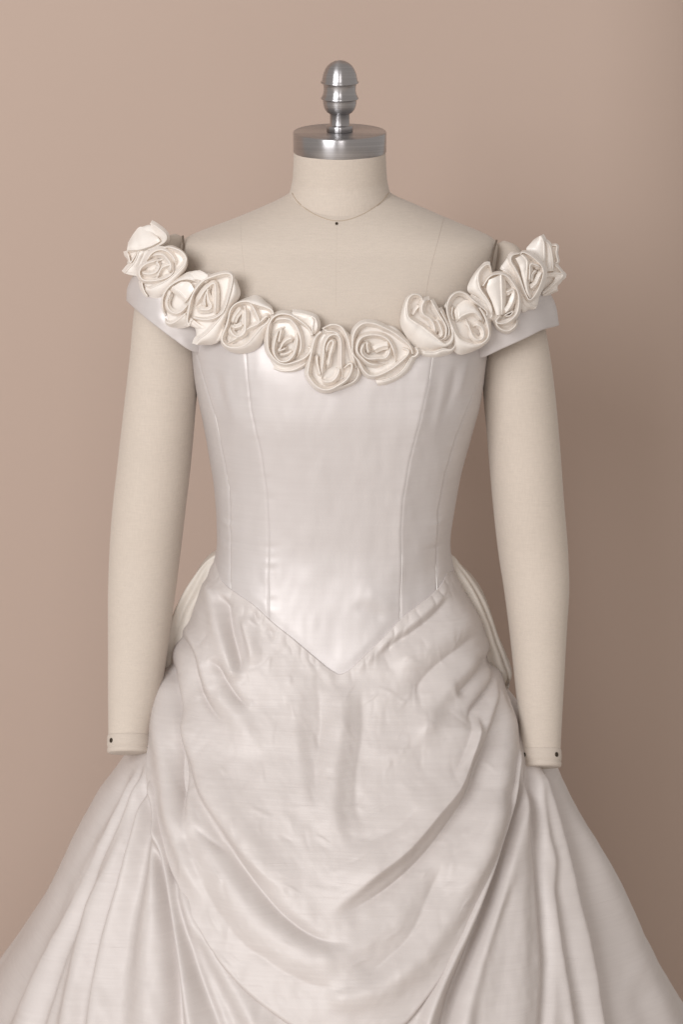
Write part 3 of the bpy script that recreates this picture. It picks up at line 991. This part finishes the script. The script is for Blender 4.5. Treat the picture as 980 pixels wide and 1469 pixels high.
def rosette(zoom, outline, petals, floor_h=11, extra=0.0):
    ox, oy, s = zoom
    tr = lambda pts: np.array([(ox + p[0] / s, oy + p[1] / s) for p in pts])
    ol = tr(outline)
    ctr = (ol.min(0) + ol.max(0)) / 2
    yb = float(ybase(ctr[0])) - extra
    # the rose sits on a plane that follows the curve of the neckline
    slope = float((ybase(ctr[0] + 20) - ybase(ctr[0] - 20)) / 40)
    slope = np.clip(slope, -0.0006, 0.0006)

    def W(u, v, hgt):
        return P(u, v, yb + slope * (u - ctr[0]) - hgt * MM)
    root = W(ctr[0], ctr[1], 0)
    # base pad
    loop = spline(np.vstack([ol, ol[:1]]), 64)[:-1]
    rad = [0, .35, .6, .8, .92, .98, 1.0, .97]
    hh = [floor_h, floor_h, floor_h, floor_h * .9, floor_h * .7, floor_h * .4, 0, -8]
    G = np.array([W(ctr[0] + (loop[:, 0] - ctr[0]) * r * .965, ctr[1] + (loop[:, 1] - ctr[1]) * r * .965, hgt) for r, hgt in zip(rad, hh)])
    base = bpy.data.objects.new('rosette', None)
    C.objects.link(base)
    base.location = root
    base.parent = gown
    base.empty_display_size = 0.02
    grid('pad', G, M_ROSE, base, closed=True)
    for pt in petals:
        rim, Hh = pt[0], pt[1]
        opt = pt[2] if len(pt) > 2 else {}
        r2 = tr(rim)
        n = max(28, int(len(rim) * 7))
        hs = np.full(len(r2), float(Hh)) if np.isscalar(Hh) else np.array(Hh, float)
        c = spline(np.c_[r2, hs], n)
        rp, hr = c[:, :2], c[:, 2]
        # soften the traced corner jitter a little
        for _ in range(2):
            rp[1:-1] = 0.25 * rp[:-2] + 0.5 * rp[1:-1] + 0.25 * rp[2:]
        tq = np.linspace(0, 1, n)
        e0, e1 = opt.get('ends', (0.5, 0.5))
        hr = hr * (1 - (1 - e0) * (1 - sstep(0, .14, tq))) * (1 - (1 - e1) * (1 - sstep(0, .14, 1 - tq)))
        tg = np.gradient(rp, axis=0)
        k = np.array([1, 2, 3, 2, 1.]) / 9
        for j in (0, 1):
            tg[:, j] = np.convolve(np.r_[tg[0, j], tg[0, j], tg[:, j], tg[-1, j], tg[-1, j]], k, 'valid')
        tg /= np.linalg.norm(tg, axis=1, keepdims=True) + 1e-9
        nr = np.stack([tg[:, 1], -tg[:, 0]], 1)
        if np.sum(nr * (rp - ctr)) < 0:
            nr = -nr
        if opt.get('flip'):
            nr = -nr
        wi, di = opt.get('wi', 7.0) * 1.15, opt.get('di', 13.0) * 1.05
        wo, do = opt.get('wo', 5.0), opt.get('do', 13.0) * 1.05
        rr = opt.get('r', 0.8)
        # keep the walls of tight loops from running through each other
        arc = np.r_[0, np.cumsum(np.linalg.norm(np.diff(rp, axis=0), axis=1))]
        dm = np.linalg.norm(rp[:, None] - rp[None], axis=2)
        dm[np.abs(arc[:, None] - arc[None]) < 9] = 99
        lim = 0.58 * dm.min(1)
        for _ in range(3):
            lim = np.minimum(lim, np.r_[lim[1:], lim[-1]] + .6)
            lim = np.minimum(lim, np.r_[lim[0], lim[:-1]] + .6)
        wi = np.maximum(np.minimum(wi, lim - rr * .5), 0.8)[:, None]
        wo = np.maximum(np.minimum(wo, lim - rr * .5), 0.8)[:, None]
        rowsG = []
        # inner wall, from deep up to the rim
        inn = opt.get('inn')
        if inn is not None:
            ip = spline(tr(inn), n)
            ih = max(opt.get('inn_h', 12), 13)
            for f in (1, .85, .68, .5, .34, .2, .1):
                q2 = rp * (1 - f) + ip * f
                b_ = opt.get('ibulge', 0.0)
                rowsG.append(W(q2[:, 0], q2[:, 1], hr * (1 - f) + ih * f - 2.2 * (1 - f) + b_ * math.sin(math.pi * f)))
        else:
            for f in (1, .8, .6, .42, .26, .13, .04):
                q2 = rp - nr * (rr * .5 + wi * f)
                rowsG.append(W(q2[:, 0], q2[:, 1], hr - 2.3 - di * (f ** 0.75)))
        for aa in (-120, -90, -60, -25, 0, 25, 60, 90, 120):
            a_ = math.radians(aa)
            q2 = rp + nr * rr * math.sin(a_)
            rowsG.append(W(q2[:, 0], q2[:, 1], hr - rr * 1.1 * (1 - math.cos(a_))))
        foot = opt.get('out')
        if foot is not None:
            fp = spline(tr(foot), n)
            fh = opt.get('out_h', 0)
            bl = opt.get('bulge', 7.0)
            for f in (.03, .08, .16, .27, .4, .54, .68, .82, .93, 1.0):
                q2 = rp * (1 - f) + fp * f + nr * rr * .5 * (1 - f)
                hh_ = (hr - 2.6) * (1 - f) + fh * f + bl * math.sin(math.pi * min(1, f ** 0.8)) * (1 if f < 1 else 0)
                rowsG.append(W(q2[:, 0], q2[:, 1], hh_))
        else:
            for f in (.03, .1, .22, .38, .58, .8, 1.0):
                q2 = rp + nr * (rr * .5 + wo * f)
                rowsG.append(W(q2[:, 0], q2[:, 1], hr - 2.3 - do * (f ** 1.25)))
        Gp = np.array(rowsG)
        # satin never lies perfectly smooth
        nz = 0.00045 * vnoise(tq[None, :] * (n / 5.0) + rng.random() * 50, np.linspace(0, 1.6, len(rowsG))[:, None] + 0 * tq[None, :])
        Gp[..., 1] += nz
        o = grid('petal', Gp, M_ROSE, base)
    return base


Z1, Z2, Z3 = (170, 310, 8.909), (220, 370, 7.538), (310, 410, 10.889)
Z4, Z5, Z6 = (370, 430, 9.8), (430, 450, 9.8), (500, 450, 8.909)
Z7, Z8 = (565, 410, 6.7586), (665, 330, 6.5333)

# rose at the far left shoulder, seen from its side
rosette(Z1, [(270, 140), (400, 100), (520, 150), (600, 230), (620, 330), (580, 400), (420, 480), (330, 600), (260, 770), (150, 775), (75, 735), (135, 620), (105, 450), (125, 330)], [
    ([(105, 440), (180, 434), (260, 430), (400, 390), (490, 345), (530, 320)], 24, {'out': [(118, 340), (190, 225), (268, 142), (360, 165), (410, 180), (480, 240)], 'out_h': 6, 'bulge': 6, 'ends': (.8, .9)}),
    ([(402, 96), (480, 140), (570, 210), (605, 260), (590, 330), (480, 395), (375, 440)], 22, {'inn': [(420, 150), (440, 180), (470, 220), (500, 260), (520, 320), (440, 370), (360, 420)], 'inn_h': 12, 'ends': (.7, .8)}),
    ([(72, 735), (130, 665), (190, 600), (230, 520), (252, 450)], 20, {'out': [(255, 775), (270, 700), (300, 620), (330, 540), (375, 450)], 'out_h': 4, 'flip': True, 'bulge': 4, 'ends': (.8, .8)}),
    ([(102, 445), (118, 500), (138, 570), (150, 600), (195, 530), (238, 452)], 18, {'wi': 4}),
])
rosette(Z1, [(300, 640), (400, 480), (560, 400), (700, 382), (820, 460), (872, 560), (850, 680), (760, 800), (620, 1000), (480, 1095), (380, 1050), (300, 900), (262, 740)], [
    ([(560, 410), (660, 402), (800, 455), (862, 545), (840, 620), (740, 720), (600, 830), (480, 890), (390, 930), (345, 915)], 25,
     {'out': [(600, 385), (700, 380), (830, 455), (885, 560), (865, 680), (780, 800), (650, 960), (520, 1085), (420, 1085), (330, 970)], 'bulge': 7, 'wi': 9, 'ends': (.6, .8)}),
    ([(330, 620), (400, 500), (480, 445), (560, 435), (640, 470), (700, 540), (735, 650)], 25, {'wi': 5}),
    ([(560, 560), (470, 575), (350, 615), (275, 680), (265, 760), (320, 825), (450, 830), (600, 795), (690, 730), (700, 660)], 28, {'wo': 4, 'wi': 7, 'di': 14}),
    ([(410, 520), (500, 495), (570, 505), (640, 580), (665, 650), (640, 740)], 29, {'wi': 5}),
    ([(275, 690), (320, 735), (400, 745), (480, 715), (515, 650), (490, 590), (540, 575)], 27, {'wi': 6, 'di': 11}),
    ([(655, 625), (560, 655), (515, 720), (490, 800)], 25, {'wi': 4, 'ends': (.9, .6)}),
    ([(290, 830), (310, 930), (345, 1000), (380, 1050)], 15, {'wi': 3, 'wo': 4}),
])
rosette(Z2, [(95, 420), (180, 290), (290, 200), (400, 140), (500, 130), (575, 190), (580, 240), (500, 290), (420, 480), (390, 600), (380, 745), (250, 760), (120, 720), (115, 640), (90, 540)], [
    ([(575, 175), (585, 220), (560, 260), (530, 250)], 22, {'inn': [(500, 135), (440, 150), (380, 180), (330, 220)], 'inn_h': 14, 'ibulge': 4, 'ends': (.9, .9)}),
    ([(130, 625), (96, 540), (95, 450), (130, 360), (200, 290), (300, 240), (400, 235), (500, 280)], 26, {'out': [(118, 640), (85, 540), (84, 440), (120, 345), (185, 270), (290, 200), (400, 150), (520, 200)], 'out_h': 8, 'bulge': 3, 'wi': 6}),
    ([(215, 330), (170, 400), (142, 480), (155, 545), (210, 595), (280, 595), (350, 530), (390, 470)], 28, {'wi': 9, 'di': 9, 'wo': 4}),
    ([(200, 320), (290, 388), (365, 460)], 29, {'inn': [(300, 260), (390, 270), (440, 340)], 'inn_h': 24, 'wo': 8, 'do': 8, 'flip': True, 'ibulge': 3, 'ends': (.9, .9)}),
    ([(190, 345), (165, 390), (170, 430), (150, 470)], 26, {'wi': 4}),
    ([(125, 655), (138, 698), (200, 710), (270, 670), (370, 580)], 24, {'out': [(112, 690), (140, 745), (220, 768), (310, 765), (390, 745)], 'bulge': 4, 'wi': 7}),
])
rosette(Z2, [(365, 700), (380, 520), (440, 360), (540, 240), (700, 190), (840, 168), (920, 300), (945, 400), (850, 520), (790, 700), (730, 900), (620, 945), (500, 940), (450, 900), (455, 850), (440, 770), (390, 745)], [
    ([(458, 940), (478, 890), (560, 830), (650, 735), (740, 620), (800, 470), (850, 300), (850, 210)], 24,
     {'out': [(490, 945), (560, 945), (640, 940), (720, 895), (770, 760), (850, 560), (940, 400), (900, 240)], 'bulge': 7, 'wi': 6, 'ends': (.7, .9)}),
    ([(385, 738), (366, 690), (378, 580), (402, 460), (450, 350), (540, 250), (680, 192), (800, 168), (848, 195), (848, 270), (820, 390), (780, 520), (735, 605), (640, 660), (540, 670), (430, 650)], 28,
     {'wi': 9, 'di': 16, 'wo': 3.5, 'ends': (.75, .85)}),
    ([(455, 520), (500, 440), (560, 350), (655, 275), (672, 400), (668, 530), (672, 640)], 29, {'wi': 6, 'di': 10, 'wo': 9, 'do': 10}),
    ([(455, 540), (520, 562), (600, 562), (625, 520), (592, 450), (580, 350), (640, 330)], 28, {'wi': 5, 'di': 9, 'wo': 7, 'do': 9}),
    ([(560, 540), (555, 450), (575, 350)], 27, {'wi': 3, 'wo': 6}),
    ([(430, 655), (400, 690), (385, 738)], 24, {'inn': [(560, 760), (480, 760), (400, 745)], 'inn_h': 8}),
])
rosette(Z3, [(75, 840), (130, 680), (190, 420), (290, 290), (450, 190), (620, 150), (690, 190), (820, 290), (895, 380), (895, 450), (840, 560), (800, 750), (700, 940), (580, 1030), (430, 1062), (270, 1050), (120, 960)], [
    ([(830, 520), (790, 480), (720, 540), (620, 620), (500, 680)], 26, {'wi': 5}),
    ([(895, 450), (870, 385), (770, 335), (660, 305), (560, 275), (500, 250), (400, 250), (285, 300), (220, 390), (190, 520), (155, 650), (98, 780), (92, 860), (150, 940), (250, 972), (380, 960), (480, 908), (600, 780), (700, 655), (800, 580), (832, 510)], 27,
     {'out': [(905, 430), (870, 330), (790, 265), (690, 180), (600, 150), (500, 180), (400, 220), (270, 300), (190, 400), (165, 540), (115, 680), (65, 800), (70, 890), (110, 965), (220, 1035), (350, 1068), (480, 1060), (620, 1010), (730, 900), (800, 740), (850, 560)], 'bulge': 5, 'wi': 8, 'ends': (.8, .8)}),
    ([(490, 250), (565, 320), (625, 440), (672, 560), (640, 605), (540, 650), (450, 705), (380, 780), (280, 845), (160, 910)], 27, {'wi': 6, 'wo': 6}),
    ([(445, 310), (457, 400), (457, 600), (442, 735), (345, 800), (265, 765), (220, 680), (240, 610)], 29, {'wi': 5, 'di': 9, 'wo': 8, 'do': 12}),
    ([(240, 605), (285, 655), (350, 645), (430, 600)], 27, {'wi': 4, 'di': 7}),
    ([(250, 600), (285, 490), (340, 415), (405, 325)], 27, {'wi': 6, 'di': 5}),
])
rosette(Z4, [(125, 600), (150, 350), (200, 240), (300, 200), (480, 185), (640, 200), (740, 230), (812, 270), (838, 400), (790, 560), (755, 800), (705, 920), (600, 990), (450, 1022), (300, 1000), (220, 960), (150, 830)], [
    ([(480, 188), (620, 202), (740, 235), (805, 270), (832, 380), (790, 490)], 18, {'inn': [(480, 230), (560, 270), (640, 320), (690, 370), (730, 420), (750, 470)], 'inn_h': 14, 'ibulge': 3, 'ends': (.8, .8)}),
    ([(740, 240), (780, 300), (765, 400), (770, 500)], 21, {'wi': 5, 'wo': 6}),
    ([(218, 965), (350, 1003), (500, 990), (620, 930), (712, 860)], 14, {'out': [(225, 985), (350, 1025), (500, 1025), (630, 980), (725, 900)], 'out_h': 0, 'bulge': 2, 'wi': 8, 'di': 6}),
    ([(765, 500), (730, 425), (640, 340), (530, 262), (440, 215), (330, 205), (240, 235), (180, 300), (145, 400), (135, 560), (145, 700), (210, 810), (300, 890), (400, 910), (520, 880), (640, 830), (715, 765), (742, 690), (705, 672)], 26,
     {'wi': 9, 'di': 15, 'wo': 6, 'do': 20, 'ends': (.8, .8)}),
    ([(200, 340), (270, 285), (360, 270), (450, 285), (520, 350), (570, 440), (600, 560), (600, 700), (540, 830)], 28, {'wi': 6}),
    ([(370, 385), (290, 440), (245, 560), (222, 700), (245, 800), (320, 872), (420, 862), (500, 780), (540, 660), (555, 540), (520, 420)], 29, {'wi': 7, 'di': 12, 'wo': 4}),
    ([(340, 400), (310, 500), (290, 620)], 27, {'wi': 5, 'wo': 5}),
    ([(525, 550), (430, 558), (360, 610), (315, 690), (300, 720), (360, 700), (420, 660)], 28, {'wi': 6, 'di': 9}),
    ([(290, 770), (380, 765), (500, 715)], 24, {'wi': 4}),
])
rosette(Z5, [(110, 850), (130, 700), (180, 440), (230, 300), (320, 210), (480, 148), (580, 180), (660, 270), (730, 300), (750, 500), (800, 700), (865, 830), (850, 920), (740, 1010), (560, 1075), (400, 1112), (260, 1070), (160, 960)], [
    ([(800, 720), (830, 820), (790, 930), (700, 990), (560, 1040), (430, 1090)], 15, {'out': [(850, 760), (872, 860), (830, 950), (730, 1020), (570, 1080), (440, 1112)], 'out_h': 0, 'bulge': 3, 'wi': 7}),
    ([(320, 220), (440, 160), (560, 175), (630, 250), (680, 380), (720, 520), (760, 640), (785, 770)], 25, {'out': [(310, 205), (440, 145), (575, 165), (660, 250), (735, 340), (760, 500), (800, 640), (815, 780)], 'out_h': 6, 'bulge': 3, 'wi': 8, 'di': 11}),
    ([(330, 225), (400, 257), (500, 268), (590, 330)], 25, {'wi': 6, 'wo': 4}),
    ([(300, 260), (230, 330), (190, 430), (160, 580), (125, 760), (115, 850), (150, 930), (240, 1030), (350, 1075), (450, 1060), (560, 1000), (660, 930), (720, 830), (738, 730), (705, 705), (620, 770)], 27,
     {'wi': 9, 'di': 15, 'wo': 5, 'do': 20, 'ends': (.7, .8)}),
    ([(300, 930), (318, 780), (335, 600), (350, 440), (400, 335), (470, 297), (540, 312), (575, 380), (582, 550), (580, 700), (600, 910)], 30, {'wi': 6, 'di': 12, 'wo': 6, 'do': 14}),
    ([(310, 925), (380, 965), (460, 950), (525, 880), (575, 740)], 27, {'wi': 6, 'di': 9, 'wo': 5}),
    ([(375, 600), (380, 480), (430, 390), (475, 402), (460, 480), (430, 580), (410, 700), (375, 795)], 29, {'wi': 4, 'di': 7, 'wo': 4, 'do': 10}),
    ([(240, 560), (250, 700), (300, 900)], 23, {'wi': 5, 'wo': 5}),
])
rosette(Z6, [(50, 480), (50, 300), (110, 180), (200, 118), (330, 120), (450, 135), (580, 150), (680, 230), (760, 310), (850, 430), (895, 490), (875, 620), (800, 730), (680, 830), (540, 910), (390, 942), (360, 880), (250, 810), (180, 700), (90, 570)], [
    ([(350, 860), (450, 850), (600, 800), (700, 720), (765, 620), (800, 560)], 18, {'out': [(385, 942), (480, 930), (600, 885), (720, 810), (820, 710), (885, 560)], 'bulge': 5, 'wi': 5, 'ends': (.8, .9)}),
    ([(790, 560), (860, 545), (892, 490), (850, 430)], 22, {'wi': 6, 'wo': 3}),
    ([(820, 520), (800, 440), (740, 370), (600, 260), (450, 180), (330, 132), (200, 127), (110, 190), (65, 280), (52, 400), (60, 520), (130, 610), (190, 720), (260, 790), (350, 800), (460, 760), (580, 690), (690, 600), (760, 530), (770, 470), (700, 450)], 26,
     {'wi': 10, 'di': 15, 'wo': 5, 'do': 20, 'ends': (.8, .8)}),
    ([(602, 645), (592, 540), (570, 450), (520, 350), (440, 295), (340, 275), (230, 285), (150, 330), (113, 420), (120, 500), (180, 570), (270, 640), (380, 655), (500, 630)], 28, {'wi': 6, 'di': 14, 'wo': 5}),
    ([(250, 350), (190, 410), (165, 490), (200, 550), (270, 582), (380, 575), (480, 565), (530, 480), (530, 400)], 30, {'wi': 6, 'di': 10, 'wo': 4}),
    ([(310, 480), (380, 440), (460, 415), (535, 405)], 29, {'wi': 6, 'di': 6, 'wo': 9, 'do': 5}),
    ([(250, 350), (238, 420), (265, 520)], 27, {'wi': 5, 'wo': 4}),
])
rosette(Z7, [(65, 380), (80, 260), (120, 140), (180, 78), (250, 88), (290, 140), (370, 130), (440, 230), (520, 340), (580, 430), (605, 520), (590, 610), (500, 680), (400, 712), (300, 705), (240, 670), (130, 520)], [
    ([(590, 490), (600, 570), (560, 622), (480, 612), (400, 642), (300, 642), (240, 615)], 18, {'out': [(605, 500), (615, 590), (570, 650), (490, 690), (400, 718), (300, 708), (235, 670)], 'bulge': 6, 'wi': 5}),
    ([(285, 150), (260, 102), (200, 85), (150, 120), (131, 200), (142, 300), (200, 350), (280, 400), (370, 470), (450, 540), (500, 572), (550, 545), (572, 490), (560, 420), (520, 330)], 27,
     {'out': [(260, 85), (230, 78), (180, 76), (120, 120), (80, 230), (62, 360), (100, 460), (170, 560), (260, 635), (360, 645), (450, 625), (530, 600), (590, 540), (590, 430), (540, 330)], 'out_h': 6, 'bulge': 8, 'wi': 6, 'di': 12, 'ends': (.8, .7)}),
    ([(350, 138), (300, 152), (275, 210), (290, 280), (350, 320), (390, 380), (412, 490)], 29, {'wi': 7, 'di': 10, 'wo': 5}),
    ([(360, 140), (400, 210), (440, 280), (492, 362), (512, 420), (500, 500), (450, 532)], 29, {'wi': 5, 'wo': 4}),
    ([(440, 220), (480, 290), (520, 370), (540, 440), (520, 520)], 27, {'wi': 3, 'wo': 4}),
    ([(385, 340), (430, 352), (465, 430), (470, 480), (430, 512)], 28, {'wi': 4, 'di': 9}),
    ([(260, 190), (215, 240), (180, 300)], 19, {'wi': 6, 'wo': 8, 'do': 6}),
])
rosette(Z7, [(480, 190), (530, 120), (620, 58), (720, 73), (850, 140), (945, 200), (965, 300), (945, 400), (930, 520), (840, 600), (720, 652), (640, 672), (580, 650), (570, 560), (590, 470), (530, 330)], [
    ([(750, 85), (850, 145), (930, 205), (960, 270), (930, 350)], 17, {'inn': [(740, 110), (820, 180), (870, 230), (900, 270), (910, 320)], 'inn_h': 12, 'wo': 3}),
    ([(905, 292), (910, 260), (870, 222), (790, 160), (700, 82), (620, 65), (550, 120), (520, 210), (530, 300), (570, 400), (600, 470), (650, 530), (740, 565), (820, 575), (890, 540), (925, 480), (915, 390), (880, 300), (830, 215)], 27,
     {'out': [(915, 300), (925, 260), (885, 205), (800, 140), (700, 68), (620, 52), (540, 105), (505, 210), (515, 310), (555, 420), (575, 520), (575, 620), (640, 672), (740, 650), (850, 600), (935, 520), (950, 390), (920, 300), (860, 215)], 'out_h': 4, 'bulge': 6, 'wi': 8, 'di': 12, 'ends': (.8, .7)}),
    ([(605, 355), (660, 300), (740, 265), (800, 270), (840, 312), (872, 365)], 27, {'out': [(590, 240), (630, 180), (700, 140), (770, 170), (830, 240), (880, 330)], 'out_h': 15, 'bulge': 4, 'wi': 7}),
    ([(700, 325), (740, 420), (770, 490), (820, 530), (872, 500), (865, 420), (810, 382), (755, 405)], 29, {'wi': 5, 'di': 9, 'wo': 12, 'do': 9}),
    ([(640, 520), (615, 480), (640, 500)], 20, {'wi': 3}),
    ([(575, 190), (565, 280), (590, 350)], 20, {'wi': 5, 'wo': 5}),
])
rosette(Z8, [(40, 570), (60, 480), (120, 390), (210, 300), (250, 310), (270, 400), (350, 415), (440, 460), (500, 550), (532, 640), (525, 760), (505, 900), (430, 972), (330, 945), (270, 860), (250, 740), (150, 640)], [
    ([(268, 415), (250, 330), (210, 330), (155, 390), (140, 460), (160, 550), (220, 640), (265, 730), (275, 850)], 24,
     {'out': [(250, 300), (225, 298), (190, 310), (120, 385), (60, 480), (40, 570), (120, 650), (200, 720), (255, 830)], 'out_h': 4, 'bulge': 6, 'wi': 7, 'di': 12}),
    ([(185, 530), (250, 440), (330, 415), (400, 430), (460, 490), (510, 580), (525, 680), (500, 790), (430, 860), (350, 880), (305, 860), (350, 800)], 27,
     {'wi': 8, 'di': 10, 'wo': 4, 'do': 18, 'ends': (.8, .8)}),
    ([(356, 420), (361, 560), (365, 700), (360, 795)], 29, {'inn': [(240, 470), (220, 560), (270, 680), (310, 800)], 'inn_h': 24, 'ibulge': 4, 'wo': 6, 'do': 9, 'ends': (.9, .9)}),
    ([(372, 590), (420, 582), (472, 562), (476, 640), (430, 740), (370, 800)], 28, {'wi': 9, 'di': 4, 'wo': 4}),
    ([(300, 850), (320, 900), (370, 940), (430, 945), (490, 900), (503, 850)], 22, {'out': [(280, 870), (310, 930), (370, 970), (430, 975), (500, 920), (520, 850)], 'bulge': 3, 'wi': 7}),
    ([(370, 815), (420, 785), (465, 765), (440, 805), (380, 810)], 25, {'wi': 3, 'wo': 3}),
])
rosette(Z8, [(340, 350), (380, 290), (440, 220), (520, 205), (560, 198), (640, 240), (740, 350), (765, 420), (730, 580), (695, 730), (640, 742), (560, 790), (530, 690), (500, 560), (420, 430)], [
    ([(345, 365), (420, 400), (480, 480), (540, 600), (600, 690), (685, 732)], 17, {'out': [(335, 350), (380, 420), (450, 510), (510, 640), (560, 740), (660, 750)], 'bulge': 3, 'wi': 8, 'di': 5}),
    ([(525, 225), (462, 240), (445, 290), (480, 350), (530, 450), (570, 560), (612, 650), (637, 655), (690, 590), (740, 470), (750, 370), (690, 290), (610, 230), (548, 212), (545, 245)], 26,
     {'wi': 6, 'di': 14, 'wo': 8, 'do': 18, 'ends': (.8, .8)}),
    ([(550, 235), (600, 290), (596, 400), (592, 500), (602, 570), (630, 645)], 28, {'inn': [(490, 270), (530, 350), (550, 440), (570, 520), (590, 590), (625, 645)], 'inn_h': 22, 'ibulge': 3, 'wo': 5, 'flip': False, 'ends': (.9, .9)}),
    ([(618, 505), (626, 400), (632, 322), (700, 340), (742, 362)], 28, {'wi': 6, 'di': 9}),
    ([(615, 560), (680, 510), (720, 430), (747, 380)], 27, {'wi': 7, 'di': 7}),
    ([(640, 500), (645, 420), (690, 370)], 25, {'wi': 4}),
])
# rose at the far right shoulder, seen from its side
rosette(Z8, [(590, 190), (650, 90), (725, 55), (765, 110), (830, 138), (882, 150), (892, 300), (942, 420), (885, 480), (885, 555), (740, 622), (720, 560), (740, 420), (690, 300)], [
    ([(727, 55), (757, 120), (762, 240), (757, 345)], 26, {'out': [(690, 72), (620, 140), (595, 195), (690, 290)], 'out_h': 4, 'flip': True, 'bulge': 5, 'wi': 4, 'ends': (.9, .9)}),
    ([(772, 110), (812, 150), (836, 260), (842, 390)], 22, {'out': [(765, 115), (768, 190), (770, 280), (765, 390)], 'out_h': 12, 'flip': True, 'bulge': 3, 'wi': 3, 'ends': (.9, .9)}),
    ([(835, 148), (880, 152), (872, 220), (888, 302), (850, 300)], 18, {'wi': 4, 'wo': 2.5}),
    ([(860, 330), (900, 370), (942, 425)], 17, {'wi': 6, 'wo': 3, 'ends': (.8, .9)}),
    ([(757, 420), (850, 408), (942, 424), (880, 485), (745, 605)], 21, {'inn': [(770, 450), (820, 450), (860, 450), (830, 500), (745, 580)], 'inn_h': 15, 'ibulge': 2, 'ends': (.8, .8)}),
    ([(745, 620), (830, 578), (885, 553)], 16, {'inn': [(740, 590), (820, 545), (875, 500)], 'inn_h': 12, 'wo': 3, 'ends': (.8, .8)}),
])
